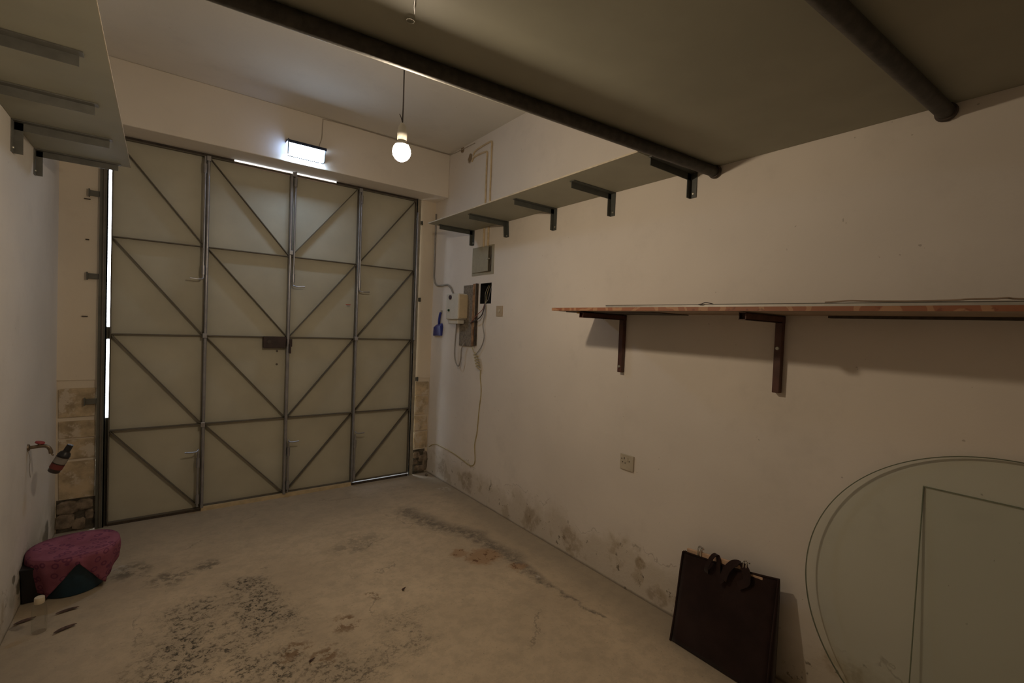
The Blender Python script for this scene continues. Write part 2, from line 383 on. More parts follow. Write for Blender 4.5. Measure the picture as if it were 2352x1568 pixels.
# ------------------------------------------------------------------ room shell
XL, XR, YB, YF, ZC = -0.55, 2.20, 4.29, -1.0, 3.15
struct(obj('floor', B(((XL-.1, YF-.1, -.12), (XR+.1, 4.42, 0))), M_FLOOR), 'worn grey brown concrete floor with dark and rusty stains')
struct(obj('wall_left', B(((XL-.12, YF-.1, 0), (XL, 4.5, ZC))), M_LEFT), 'painted left wall with damp along its foot')
bm = bmesh.new(); slab_hole(bm, 0, XR, XR+.14, (YF-.1, 0, 4.5, ZC), (3.236, 1.703, 3.408, 1.879))
struct(obj('wall_right', bm, M_RIGHT), 'beige painted right wall with peeling plaster along its foot')
struct(obj('wall_front', B(((XL-.12, YF-.12, 0), (XR+.14, YF, ZC))), M_BOUNCE), 'unseen end wall behind the photographer, close and pale to bounce light')  # unseen wall, placed close and kept pale to bounce light into the room
struct(obj('ceiling', B(((XL-.12, YF-.12, ZC), (XR+.14, 4.5, ZC+.12))), M_CEIL), 'off-white painted ceiling')
struct(obj('trim_1', B(((XL, 4.03, 2.735), (XR, 4.5, ZC))), M_LINT, bevel=.006), 'deep plastered lintel above the gate')
# back wall: two pillars beside the gate with stone courses in their foot
bm = B(((XL, YB+.008, .0), (-.345, 4.5, 2.735)), ((2.03, YB+.008, 0), (XR, 4.5, 2.735)))
add_box(bm, (XL, YB, 1.035), (-.345, YB+.009, 2.735)); add_box(bm, (2.03, YB, .97), (XR, YB+.009, 2.735))
wb = struct(obj('wall_back', bm, M_BACK), 'end wall of plastered pillars either side of the gate')
def stone(x0, x1, z0, z1, y=YB-.001, m=M_STONE, d=.02, jit=.004):
    bm = bmesh.new(); vs = add_box(bm, (x0, y, z0), (x1, y+d, z1))
    for v in vs:
        v.co.x += random.uniform(-jit, jit); v.co.z += random.uniform(-jit, jit)
        if v.co.y < y+d/2: v.co.y += random.uniform(-.003, .002)
    obj('stone', bm, m, wb, bevel=.004)
for a in ((-.538,-.352,.785,.98),(-.54,-.352,.645,.758),(-.54,-.352,.500,.632),(-.535,-.352,.225,.478)): stone(*a)
for a in ((2.04,2.186,.80,.93),(2.04,2.186,.60,.785),(2.04,2.186,.44,.585),(2.04,2.186,.26,.425)): stone(*a)
def rubble(cx, cz, w_, h_, y=YB+.006):
    w_ *= 1.28; h_ *= 1.3
    bm = bmesh.new(); bmesh.ops.create_icosphere(bm, subdivisions=2, radius=1.0)
    for v in bm.verts:
        q = v.co.copy(); k = 1/max(abs(q.x), abs(q.z), .6)**.95
        v.co = Vector((cx+q.x*k*w_/2+random.uniform(-.004,.004), y+q.y*.014, cz+q.z*k*h_/2+random.uniform(-.004,.004)))
    obj('stone', bm, M_RUBBLE, wb)
for a in ((-.49,.165,.085,.07),(-.405,.175,.07,.055),(-.50,.075,.075,.08),(-.43,.045,.05,.06),(-.375,.10,.035,.05),(2.075,.19,.055,.05),(2.06,.12,.05,.035),(2.12,.05,.10,.05),(2.175,.12,.04,.15),(2.13,.15,.04,.05)): rubble(*a)
for _x, _z, _l in ((-.407, 1.99, .018), (-.415, 1.47, .03), (-.41, 2.262, .032)): obj('nail', B(((_x-_l/2, YB-.012, _z-.003), (_x+_l/2, YB, _z+.003))), M_RUST, wb)
obj('cavity_shade', B(((XL+.005, YB+.0065, .0), (-.347, YB+.009, .222)), ((2.032, YB+.0065, 0), (2.17, YB+.009, .245))), M_HOLE_SHADE, wb, label='flat dark sheet as shade of the crumbled hole at the pillar foot')  # thin flat sheet whose dark colour stands in for the hole's shade
tag(obj('street_paving', B(((-2, 4.42, -.14), (4, 7.5, -.02))), M_OUT), 'pale paving outside, seen through the gaps round the gate', 'paving')

# ------------------------------------------------------------------ garage gate
gate = struct(bpy.data.objects.new('door_1', None), 'four-leaf grey beige sheet metal garage gate with diagonal braces'); COL.objects.link(gate); gate.location = (.85, 4.3, 0)
LX = [-.286, .267, .857, 1.420, 1.984]; ZT, ZB = 2.715, .022
ZR = [ZB, .675, 1.355, 2.03, ZT]
YS = 4.300
for i in range(4):
    x0, x1 = LX[i]+.002, LX[i+1]-.002; zb = (.018, .034, .034, .030)[i]
    leaf = obj('gate_leaf', B(((x0, YS, zb), (x1, YS+.003, ZT))), M_GATE, gate)
    for xa in ((x0, x0+.006), (x1-.006, x1)):
        obj('stile', B(((xa[0], YS-.034, zb), (xa[1], YS, ZT))), M_GATE_BAR, leaf)
    obj('bottom_rail', B(((x0+.006, YS-.030, zb), (x1-.006, YS, zb+.006))), M_GATE_BAR, leaf)
    obj('top_rail', B(((x0+.006, YS-.030, ZT-.006), (x1-.006, YS, ZT))), M_GATE_BAR, leaf)
    for k in (1, 2, 3):
        obj('crossbar', B(((x0+.006, YS-.036, ZR[k]-.003), (x1-.006, YS, ZR[k]+.003))), M_GATE_BAR, leaf)
    for k in range(4):
        za, zc = max(ZR[k], zb)+.008, ZR[k+1]-.008
        p = (x0+.010, YS-.017, zc) if i < 2 else (x0+.010, YS-.017, za); q = (x1-.010, YS-.017, za) if i < 2 else (x1-.010, YS-.017, zc)
        bm = bmesh.new(); add_bar(bm, p, q, .0055, .034, up=(0,1,0)); obj('diagonal_brace', bm, M_GATE_BAR, leaf)
# round cover bar at the meeting of the middle leaves, tubes on the other joints
for j, r, m in ((1,.011,M_STEEL),(2,.0125,M_STEEL),(3,.008,M_STEEL)):
    bm = bmesh.new(); add_tube(bm, [(LX[j]+(-.004 if j==2 else .004), YS-.044, .03), (LX[j]+(-.004 if j==2 else .004), YS-.044, ZT-.01)], r, 14)
    obj('joint_tube', bm, m, gate, smooth=True)
def bolt(x, z0, z1, hz, hd, mat=M_STEEL, r=.007, hl=.085):
    """sliding bolt: rod, guide sleeves, bent handle towards hd"""
    bm = bmesh.new(); add_tube(bm, [(x, YS-.062, z0), (x, YS-.062, z1)], r, 10); b = obj('slide_bolt', bm, mat, gate, smooth=True)
    for z in (z0+.06, z1-.09):
        bm = bmesh.new(); add_tube(bm, [(x, YS-.062, z-.035), (x, YS-.062, z+.035)], .0125, 12); add_box(bm, (x-.006, YS-.058, z-.03), (x+.006, YS-.036, z+.03))
        obj('guide_sleeve', bm, mat, b, smooth=True)
    bm = bmesh.new(); s = -1 if hz > 1 else 1
    add_tube(bm, smooth_pts([(x, YS-.062, hz), (x+hd*.006, YS-.075, hz-.012*abs(s)), (x+hd*.03, YS-.085, hz-.016), (x+hd*hl, YS-.09, hz-.012)], 4), .0052, 8)
    obj('handle', bm, mat, b, smooth=True)
bolt(LX[1]-.018, 1.79, 2.70, 1.795, -1)
bolt(LX[2]+.022, 1.79, 2.73, 1.795, 1)
bolt(LX[3]+.014, 1.79, 2.70, 1.795, 1)
bolt(LX[1]-.026, .045, .475, .49, -1)
bolt(LX[2]+.018, .045, .48, .49, 1, hl=.075)
bolt(LX[3]+.016, .045, .48, .505, 1, hl=.075)
for x, z in ((LX[1]+.004, 2.69), (LX[2]+.01, 2.705), (LX[3]+.004, 2.69), (LX[2], 2.06), (LX[3], 1.355), (LX[1], 1.355), (LX[1], .675)):
    bm = B(((x-.014, YS-.07, z-.018), (x+.014, YS-.034, z+.018))); obj('hinge', bm, M_STEEL, gate, bevel=.003)
# lock case beside the centre joint
lk = obj('lock_case', B(((.668, YS-.05, 1.262), (.838, YS-.003, 1.358))), M_LOCK, gate, bevel=.004, label='dark brown rusty lock case')
bm = bmesh.new(); add_lathe(bm, [(0,0),(.014,0),(.014,.006),(0,.006)], 16, Matrix.Translation((.71, YS-.05, 1.315)) @ Matrix.Rotation(PI/2, 4, 'X')); obj('keyhole_boss', bm, M_RUST, lk, smooth=True)
obj('keep', B(((.842, YS-.055, 1.275), (.885, YS-.036, 1.34)), ((.86, YS-.075, 1.22), (.874, YS-.05, 1.30))), M_LOCK, gate, bevel=.003)
for z in (1.235, 1.125): 
    bm = bmesh.new(); add_lathe(bm, [(0,0),(.009,0),(.007,.004),(0,.005)], 12, Matrix.Translation((.78, YS, z)) @ Matrix.Rotation(PI/2, 4, 'X')); obj('rivet', bm, M_GATE_BAR, gate, smooth=True)
stk = obj('sticker', B(((1.333, YS-.0012, 1.641), (1.378, YS, 1.664))), simple('white_sticker', (0.50,.48,.44), .6), gate, label='small red and white sticker')
obj('red_band', B(((1.335, YS-.002, 1.656), (1.378, YS-.0011, 1.664))), simple('red_sticker_print', (0.45,.10,.07), .6), stk)
obj('small_print', B(*[((1.345+.009*k, YS-.002, 1.645), (1.350+.009*k, YS-.0011, 1.651)) for k in range(3)]), M_CABLE_B, stk)
# frame: posts with anchor lugs, head angle, threshold
bm = B(((-.345, 4.262, 0), (-.301, 4.268, 2.73)), ((-.308, 4.262, 0), (-.301, 4.33, 2.73)), ((-.340, 4.268, 0), (-.334, 4.30, 2.73)))
obj('frame_post', bm, M_POST, gate)
bm = bmesh.new(); add_tube(bm, [(-.322, 4.256, .01), (-.322, 4.256, 2.70)], .006, 8); obj('post_bead', bm, M_GATE_BAR, gate, smooth=True)
obj('frame_post', B(((1.990, 4.270, .0), (2.030, 4.276, 2.73)), ((1.990, 4.270, 0), (1.996, 4.33, 2.73))), simple('beige_painted_post', (0.30,.27,.21), .5), gate)
bm = bmesh.new(); add_tube(bm, [(1.993, 4.253, 1.35), (1.993, 4.253, 2.60)], .009, 12); obj('hinge_tube', bm, M_STEEL, gate, smooth=True)
for x0, x1, z in ((-.403,-.343,2.305),(-.408,-.343,1.745),(-.412,-.345,.888),(2.026,2.052,2.508),(2.026,2.056,1.751),(2.026,2.058,.961)):
    obj('anchor_lug', B(((x0, 4.272, z-.018), (x1, 4.289, z+.018)), ((x0, 4.262, z-.026) if x0 < 0 else (x1-.006, 4.262, z-.02), (x0+.006, 4.289, z+.026) if x0 < 0 else (x1, 4.289, z+.02))), M_POST, gate)
obj('post_filler', B(((-.304, 4.30, 0), (-.279, 4.312, .764))), M_POST, gate)
obj('hinge_block', B(((-.306, 4.285, 1.318), (-.277, 4.312, 1.403))), M_POST, gate)
obj('post_filler', B(((1.982, 4.305, 0.04), (1.992, 4.312, 2.73))), M_POST, gate)
for _x in ((-.345, .44), (1.22, 2.03)): obj('head_angle', B(((_x[0], 4.285, 2.712), (_x[1], 4.293, 2.735))), M_RUST, gate, label='rusty head angle under the lintel')
obj('head_plate', B(((.44, 4.296, 2.700), (1.22, 4.299, 2.7265))), simple('pinkish_daylight_glow', (0.55,.47,.43), .7), gate, label='strip under the bright gap, painted pale for the daylight leaking in')  # daylight glow at the gap put into this strip's pinkish colour
obj('threshold', B(((.2665, 4.256, 0), (1.418, 4.302, .033))), M_CREAM_SILL, gate, label='cream painted strip under the middle leaves')
obj('threshold', B(((-.281, 4.272, 0), (.266, 4.2995, .021)), ((1.424, 4.272, 0), (1.984, 4.300, .021))), M_RUST, gate, label='dark iron strip under the outer leaves')

# ------------------------------------------------------------------ overhead boards, tubes and brackets
def board(name, label, cat, x0, y0, x1, y1, z, t=.016, edge=None, group=None):
    r = thing(name, label, cat, ((x0+x1)/2, (y0+y1)/2, z), group=group)
    obj('board', B(((x0, y0, z), (x1, y1, z+t))), M_BOARD, r)
    for e in edge or (): obj('edge_strip', B(e), M_BOARD_EDGE, r, label='pale raw edge')
    return r
ZL = 2.345
# the big loft over the photographer; front edge follows the front tube
r = thing('loft_platform', 'large grey loft floor overhead between the two walls', 'loft', (.8, -.5, ZL))
bm = bmesh.new()
ya, yb = 1.449+.066*.55+.088, 1.449-.066*2.2+.088
vs = [bm.verts.new(v) for v in ((XL+.002, -.99, ZL), (XR-.002, -.99, ZL), (XR-.002, yb, ZL), (XL+.002, ya, ZL))]
f = bm.faces.new(vs); ex = bmesh.ops.extrude_face_region(bm, geom=[f]); bmesh.ops.translate(bm, vec=(0,0,.016), verts=[v for v in ex['geom'] if isinstance(v, bmesh.types.BMVert)])
obj('board', bm, M_BOARD, r)
def beam(label, pa, pb):
    r = thing('loft_beam', label, 'beam', ((pa[0]+pb[0])/2, (pa[1]+pb[1])/2, pa[2]-.026))
    bm = bmesh.new(); add_tube(bm, [pa, pb], .026, 28); obj('tube', bm, M_BEAM, r, smooth=True)
    bm = bmesh.new(); add_lathe(bm, [(.0262,0),(.033,.002),(.031,.014),(.0262,.016)], 20, Matrix.Translation((pb[0]-.004, pb[1], pb[2])) @ Matrix.Rotation(-PI/2, 4, 'Y')); obj('wall_collar', bm, M_RUST, r, smooth=True)
ZT_ = ZL-.0262
beam('dark round steel tube under the front edge of the loft', (XL+.001, 1.434+.066*.55, ZT_), (XR-.001, 1.434-.066*2.2, ZT_))
beam('dark round steel tube under the loft, nearest the photographer', (XL+.001, .545+.03, ZT_), (XR-.001, .432, ZT_))
# side shelf boards
board('wall_shelf', 'grey board shelf high on the right wall running to the gate corner', 'shelf', 1.780, 1.440, XR-.002, 3.60, 2.352, .008, [((1.778, 1.44, 2.352), (1.780, 3.60, 2.360))])
board('wall_shelf', 'grey board shelf high on the left wall above the tap', 'shelf', XL+.002, 1.62, -.156, 3.57, 2.352, .006, [((-.156, 1.62, 2.352), (-.154, 3.57, 2.358))])
def bracket(label, wallx, tipx, y, z, leg, w=.034, m=M_BRACKET, group=None, bent=0):
    s = 1 if wallx > tipx else -1
    r = thing('shelf_bracket', label, 'bracket', (wallx - s*.002, y, z-leg), group=group)
    t = .004
    obj('arm', B(((tipx, y-t/2, z-w), (wallx-s*.001, y+t/2, z)), ((tipx-s*.012, y-w+t/2, z-t), (wallx-s*.001, y+t/2, z))), m, r)
    bm = B(((wallx-s*(w*.9), y-t/2, z-leg), (wallx-s*.001, y+t/2, z-.002)), ((wallx-s*(t+.001), y-w+t/2, z-leg), (wallx-s*.001, y+t/2, z-.002)))
    if bent:
        for v in bm.verts:
            if v.co.z < z-leg*.9: v.co.y += bent; v.co.z += .01
    obj('leg', bm, m, r)
    bm = bmesh.new(); add_lathe(bm, [(0,0),(.007,0),(.005,.004),(0,.005)], 12, Matrix.Translation((wallx-s*.005, y-.018, z-leg+.022)) @ Matrix.Rotation(-s*PI/2, 4, 'Y')); obj('screw', bm, M_SCREW, r, smooth=True)
G1 = 'angle iron brackets under the right wall shelf'; G2 = 'angle iron brackets under the left wall shelf'
bracket('grey angle bracket on the right wall nearest the gate', XR, 1.87, 3.565, 2.351, .130, group=G1)
bracket('paler angle bracket above the electrical box, foot bent', XR, 1.852, 3.06, 2.351, .135, m=M_BRACKET, group=G1, bent=-.012)
bracket('middle dark angle bracket of the five on the right wall', XR, 1.848, 2.49, 2.351, .150, group=G1)
bracket('dark angle bracket on the right wall one before the loft tube', XR, 1.858, 1.965, 2.351, .140, w=.036, group=G1)
bracket('dark angle bracket on the right wall tight against the loft tube', XR, 1.856, 1.425, 2.344, .130, w=.038, group=G1)
bracket('angle bracket at the gate end of the left wall shelf', XL, -.21, 3.655-.10, 2.351, .135, m=M_BRACKETL, group=G2)
bracket('second angle bracket from the gate under the left wall shelf', XL, -.217, 3.09, 2.351, .145, m=M_BRACKETL, w=.038, group=G2)
bracket('third angle bracket from the gate under the left wall shelf', XL, -.231, 2.62, 2.351, .145, m=M_BRACKETL, w=.038, group=G2)
bracket('angle bracket of the left wall shelf nearest the loft', XL, -.230, 2.145, 2.351, .145, m=M_BRACKETL, w=.038, group=G2)

# ------------------------------------------------------------------ lamps
BP = Vector((.762, 1.80, 2.19))
r = thing('pendant_bulb', 'lit warm bulb hanging on a bare flex beside the loft edge', 'lamp', (BP.x, BP.y, ZC-.001))
bm = bmesh.new(); add_lathe(bm, [(0,-.036),(.013,-.034),(.025,-.026),(.0335,-.013),(.036,0),(.035,.010),(.0315,.020),(.027,.027),(0,.027)], 28, Matrix.Translation(BP)); obj('bulb', bm, M_BULB, r, smooth=True)
bm = bmesh.new(); add_lathe(bm, [(.0272,.0275),(.024,.033),(.019,.041),(.0165,.045)], 28, Matrix.Translation(BP)); obj('bulb_neck', bm, M_WHITE, r, smooth=True)
bm = bmesh.new(); add_lathe(bm, [(.0155,.045),(.018,.046),(.019,.052),(.0195,.078),(.0175,.082),(.015,.1),(.009,.112),(.005,.116)], 24, Matrix.Translation(BP)); obj('lamp_holder', bm, M_WHITE, r, smooth=True)
bm = bmesh.new(); add_tube(bm, [BP+Vector((0,0,.115)), BP+Vector((.001,0,.2)), BP+Vector((-.001,.001,.5)), (BP.x, BP.y, ZC-.015)], .0028, 8); obj('flex', bm, M_CABLE_B, r, smooth=True)
bm = bmesh.new(); add_tube(bm, smooth_pts([BP+Vector((.0,0,.118)), BP+Vector((-.006,0,.135)), BP+Vector((-.012,.004,.15))], 4), .0018, 6); obj('wire_end', bm, M_CABLE_B, r, smooth=True)
bm = bmesh.new(); add_lathe(bm, [(.0,-.02),(.02,-.02),(.03,-.008),(.03,-.001),(0,-.001)], 20, Matrix.Translation((BP.x, BP.y, ZC))); obj('ceiling_rose', bm, M_WHITE, r, smooth=True)

r = thing('solar_wall_lamp', 'lit cold white LED wall lamp with dark top above the gate', 'lamp', (.89, 4.03, 2.80))
def prism(secs):
    """loft between cross sections; each a list of points"""
    bm = bmesh.new(); R_ = [[bm.verts.new(p) for p in s] for s in secs]
    n = len(R_[0])
    for a, b in zip(R_, R_[1:]):
        for k in range(n): bm.faces.new((a[k], a[(k+1)%n], b[(k+1)%n], b[k]))
    bm.faces.new(R_[0]); bm.faces.new(list(reversed(R_[-1]))); return bm
xa, xb = .757, 1.032
def lamp_sec(x, pts): return [(x, y, z) for y, z in pts]
shell = [(4.029,2.904),(3.930,2.876),(3.926,2.853),(3.934,2.853),(3.936,2.864),(4.029,2.884)]
obj('solar_panel', prism([lamp_sec(xa-.004, shell), lamp_sec(xb+.004, shell)]), simple('dark_navy_solar_panel', (0.012,.02,.05), .25), r, bevel=.002)
lens = [(4.012,2.876),(3.938,2.860),(3.956,2.80),(3.986,2.770),(4.012,2.768)]
obj('led_lens', prism([lamp_sec(xa+.003, [(y, z) for y, z in lens]), lamp_sec(xb-.008, lens)]), M_LED, r, bevel=.004)
obj('bottom_lens', B(((xa+.006, 3.990, 2.7645), (xb-.012, 4.022, 2.7675))), emit('bright_bottom_lens', (0.58,0.76,1.0), 80.0), r)
obj('bottom_rim', B(((xa, 3.980, 2.763), (xb-.006, 3.988, 2.7685))), M_BLACK, r)
obj('end_diffuser', B(((xa-.002, 3.945, 2.772), (xa+.0028, 4.022, 2.874))), emit('dim_end_diffuser', (0.42, 0.60, 1.0), 7.0), r, label='dimmer bluish end diffuser')
obj('end_cap', B(((xa-.004, 3.935, 2.766), (xa+.0025, 3.9445, 2.885)), ((xa-.004, 3.9445, 2.874), (xa+.0025, 4.0295, 2.885))), M_BLACK, r, bevel=.001)
obj('back_plate', B(((xa+.01, 4.013, 2.768), (xb-.02, 4.0295, 2.88))), M_BLACK, r)
obj('end_cap', B(((xb-.008, 3.95, 2.775), (xb+.001, 4.028, 2.868))), simple('grey_blue_end_cap', (0.2,.26,.3), .5), r, bevel=.002)

# hook and hanging wire on the loft underside
r = thing('hanging_wire', 'thin dark wire dangling under the loft above the bulb', 'wire', (.515, 1.16, ZL))
bm = bmesh.new(); add_tube(bm, smooth_pts([(.500,1.115,ZL-.001),(.498,1.118,ZL-.02),(.515,1.165,ZL-.012),(.535,1.205,ZL-.006)], 5), .0018, 6); obj('wire', bm, M_CABLE_B, r, smooth=True)
bm = bmesh.new(); add_tube(bm, [(.540+.011*math.cos(a), 1.245+.011*math.sin(a), ZL-.0035) for a in [2*PI*k/16 for k in range(17)]], .0012, 6); obj('screw_eye', bm, M_SCREW, r, smooth=True)

# ------------------------------------------------------------------ cables over lintel and right wall
yl = 4.027
r = thing('lamp_cable', 'thin painted-over cable along the top of the lintel to the LED lamp', 'cable', (1.2, yl, 2.9))
bm = bmesh.new(); add_tube(bm, smooth_pts([(1.0,yl,2.885),(1.005,yl,2.93),(1.02,yl,2.985),(1.025,yl,3.12),(1.05,yl,3.138),(1.30,yl,3.143),(1.80,yl,3.14),(2.17,yl,3.143),(2.192,yl,3.145)], 5), .0035, 6); obj('cable', bm, M_PAINTED_CABLE, r, smooth=True)
bm = bmesh.new(); add_tube(bm, smooth_pts([(XR-.004,4.02,3.143),(XR-.004,3.9,3.136),(XR-.004,3.72,3.130),(XR-.004,3.58,3.128)], 5), .0035, 6); obj('cable', bm, M_PAINTED_CABLE, r, smooth=True)
xc = XR-.007
for lab, y, top, hole in (('cream conduit down the right wall, nearer the photographer', 3.305, 3.06, (3.60, 3.035)), ('cream conduit down the right wall, nearer the gate', 3.372, 2.995, (3.62, 2.985))):
    r = thing('conduit_pipe', lab, 'pipe', (xc, y, 2.2))
    bm = bmesh.new(); add_tube(bm, [(xc, y, 2.185), (xc, y, 2.349)], .0085, 10); obj('lower_length', bm, M_CONDUIT, r, smooth=True)
    bm = bmesh.new(); add_tube(bm, [(xc, y, 2.368)]+smooth_pts([(xc, y, top-.06), (xc, y, top-.01), (xc, y+.035, top+.006), (xc, hole[0]-.05, hole[1]+.02), (xc+.003, hole[0], hole[1]-.01)], 5), .0075, 10); obj('upper_length', bm, M_CONDUIT, r, smooth=True)
r = thing('supply_cable', 'grey cable curving down the corner to the white meter', 'cable', (XR-.008, 4.2, 1.8))
bm = bmesh.new(); add_tube(bm, smooth_pts([(XR-.008,4.262,2.62),(XR-.008,4.262,2.1),(XR-.008,4.255,1.97),(XR-.010,4.20,1.905),(XR-.010,4.08,1.895),(XR-.010,3.97,1.895),(XR-.012,3.90,1.86),(XR-.02,3.84,1.80)], 6), .0085, 10); obj('cable', bm, M_CABLE_G, r, smooth=True)
# distribution box
r = thing('distribution_box', 'green grey metal fuse box with door slightly ajar on right wall', 'box', (XR, 3.385, 1.955))
obj('frame', B(((XR-.004, 3.215, 1.950), (XR, 3.55, 2.195))), M_GREYBOX, r)
bm = B(((XR-.003, 3.245, 1.965), (XR-.0005, 3.275, 2.18))); obj('dark_gap', B(((XR-.006, 3.247, 1.972), (XR-.0041, 3.282, 2.182))), M_HOLE_SHADE, r)  # flat dark sheet drawn for the shade behind the ajar door
bm = bmesh.new(); add_bar(bm, (XR-.008, 3.535, 2.08), (XR-.024, 3.268, 2.08), .004, .210); dr = obj('door', bm, M_GREYBOX, r, bevel=.001)
bm = bmesh.new(); add_box(bm, (XR-.034, 3.258, 2.072), (XR-.014, 3.276, 2.082)); obj('catch', bm, M_SCREW, dr)
# meter on a backing board
r = thing('backing_board', 'stained wooden backing board behind the white meter', 'board', (XR, 3.55, 1.33))
obj('plank', B(((XR-.014, 3.47, 1.54), (XR, 3.665, 1.872))), M_CHIP, r, bevel=.002)
obj('plank', B(((XR-.014, 3.50, 1.33), (XR, 3.715, 1.535))), M_CHIP, r, bevel=.002)
obj('batten', B(((XR-.026, 3.462, 1.335), (XR, 3.490, 1.878))), M_WOODOLD, r, bevel=.003)
obj('batten', B(((XR-.020, 3.448, 1.50), (XR, 3.4615, 1.870))), simple('pale_split_batten', (0.5,.40,.26), .7, var=.3), r, bevel=.002)
obj('rusty_strip', B(((XR-.024, 3.436, 1.34), (XR, 3.4475, 1.880))), M_RUST, r)
r = thing('electricity_meter', 'white box meter with round dark dial on the right wall', 'meter', (XR, 3.67, 1.56))
obj('case', B(((XR-.105, 3.60, 1.565), (XR-.012, 3.815, 1.795))), M_WHITE, r, bevel=.006)
obj('side_cover', B(((XR-.100, 3.585, 1.575), (XR-.014, 3.602, 1.785))), M_IVORY, r, bevel=.003)
for (y, z, rad, m, n) in ((3.735,1.762,.021,simple('dark_dial',(0.05,.035,.06),.2),'dial'),(3.755,1.645,.011,simple('green_button',(0.02,.07,.03),.3),'button')):
    bm = bmesh.new(); add_lathe(bm, [(0,0),(rad,0),(rad,.008),(rad*.8,.012),(0,.012)], 20, Matrix.Translation((XR-.105, y, z)) @ Matrix.Rotation(-PI/2, 4, 'Y')); obj(n, bm, m, r, smooth=True)
obj('lower_cover', B(((XR-.085, 3.63, 1.525), (XR-.015, 3.80, 1.566))), M_WHITE, r, bevel=.008)
# recessed box
r = thing('recessed_wall_box', 'open black box let into the right wall with loose wires', 'box', (XR+.05, 3.322, 1.703))
bm = B(((XR+.07, 3.238, 1.705), (XR+.075, 3.406, 1.877)), ((XR+.0005, 3.238, 1.705), (XR+.07, 3.241, 1.877)), ((XR+.0005, 3.403, 1.705), (XR+.07, 3.406, 1.877)), ((XR+.0005, 3.241, 1.705), (XR+.07, 3.403, 1.708)), ((XR+.0005, 3.241, 1.874), (XR+.07, 3.403, 1.877)))
obj('case', bm, M_BLACK, r)
for k, (m, dy) in enumerate(((M_CABLE_Y,0),(M_GREYBOX,.02),(M_CABLE_G,-.025))):
    bm = bmesh.new(); add_tube(bm, smooth_pts([(XR+.05,3.33+dy,1.87),(XR+.03,3.34+dy*1.5,1.80),(XR+.01,3.32+dy,1.74),(XR-.006,3.318,1.70)], 5), .0022, 6); obj('wire', bm, m, r, smooth=True)
# loose wires
def wire(name, label, pts, rad, m, cat='wire', n=5):
    bm = bmesh.new(); add_tube(bm, smooth_pts(pts, n), rad, 8)
    return tag(obj(name, bm, m, smooth=True), label, cat)
x_ = XR-.01
wire('loose_wire', 'dark wire looping from the open box back to the board', [(x_+.004,3.315,1.700),(x_-.01,3.31,1.66),(x_-.02,3.33,1.60),(x_-.03,3.40,1.56),(x_-.024,3.468,1.545),(x_-.023,3.49,1.53)], .005, M_CABLE_B)
wire('loose_wire', 'red brown wire from the open box to the board', [(x_+.002,3.322,1.702),(x_-.01,3.335,1.65),(x_-.026,3.40,1.60),(x_-.028,3.478,1.54)], .003, M_CABLE_R)
wire('loose_wire', 'grey wire hanging straight down below the open box', [(x_+.002,3.305,1.700),(x_-.004,3.30,1.62),(x_-.006,3.325,1.53),(x_-.004,3.30,1.42),(x_-.006,3.34,1.33),(x_-.01,3.42,1.26)], .004, M_CABLE_G)
wire('loose_wire', 'long loop of cable hanging below the white meter', [(x_-.03,3.72,1.54),(x_-.03,3.735,1.40),(x_-.03,3.74,1.25),(x_-.03,3.71,1.17),(x_-.03,3.66,1.145),(x_-.03,3.63,1.20),(x_-.03,3.62,1.30),(x_-.026,3.58,1.36)], .006, M_CABLE_G)
pts = []
for k in range(60):
    t = k/59; a = t*2*PI*4.5; pts.append((x_-.020+.012*math.cos(a), 3.40-.05*t+.028*math.sin(a), 1.27-.11*t))
wire('curly_cord', 'pale curly cord bunched under the backing board', [(x_-.02,3.46,1.33),(x_-.018,3.44,1.29)]+pts+[(x_-.006,3.345,1.14)], .004, M_CABLE_Y, 'cord', 1)
wire('wall_cable', 'thin yellowish cable trailing down the right wall to the corner', [(XR-.005,3.345,1.138),(XR-.004,3.352,1.08),(XR-.004,3.33,.95),(XR-.004,3.35,.80),(XR-.004,3.37,.60),(XR-.004,3.40,.48),(XR-.004,3.385,.35),(XR-.004,3.41,.30),(XR-.004,3.47,.283),(XR-.004,3.60,.30),(XR-.004,3.78,.32),(XR-.004,4.05,.33),(XR-.004,4.17,.31),(XR-.004,4.25,.27)], .0045, M_CABLE_Y, 'cable')
r = thing('blank_plate', 'small tan blanking plate on the right wall', 'plate', (XR, 3.106, 1.595))
obj('plate', B(((XR-.006, 3.063, 1.596), (XR, 3.150, 1.682))), M_TAN, r, bevel=.002)
bm = bmesh.new(); add_lathe(bm, [(0,0),(.014,0),(.012,.005),(0,.006)], 14, Matrix.Translation((XR-.006, 3.106, 1.64)) @ Matrix.Rotation(-PI/2, 4, 'Y')); obj('boss', bm, M_SOCK, r, smooth=True)
# socket
r = thing('wall_socket', 'square socket outlet above the brown bag on right wall', 'socket', (XR, 1.75, .70))
obj('face_plate', B(((XR-.010, 1.702, .699), (XR, 1.799, .789))), M_SOCK, r, bevel=.003)
for _b in (((XR-.0104, 1.783, .758), (XR-.0098, 1.789, .764)), ((XR-.0104, 1.765, .760), (XR-.0098, 1.770, .772)), ((XR-.0104, 1.775, .739), (XR-.0098, 1.781, .745)), ((XR-.0104, 1.757, .736), (XR-.0098, 1.763, .742)), ((XR-.0104, 1.728, .750), (XR-.0098, 1.733, .757))): obj('socket_hole', B(_b), M_BLACK, r)
obj('switch_rocker', B(((XR-.014, 1.738, .752), (XR-.010, 1.748, .772))), M_SOCK, r, bevel=.001)
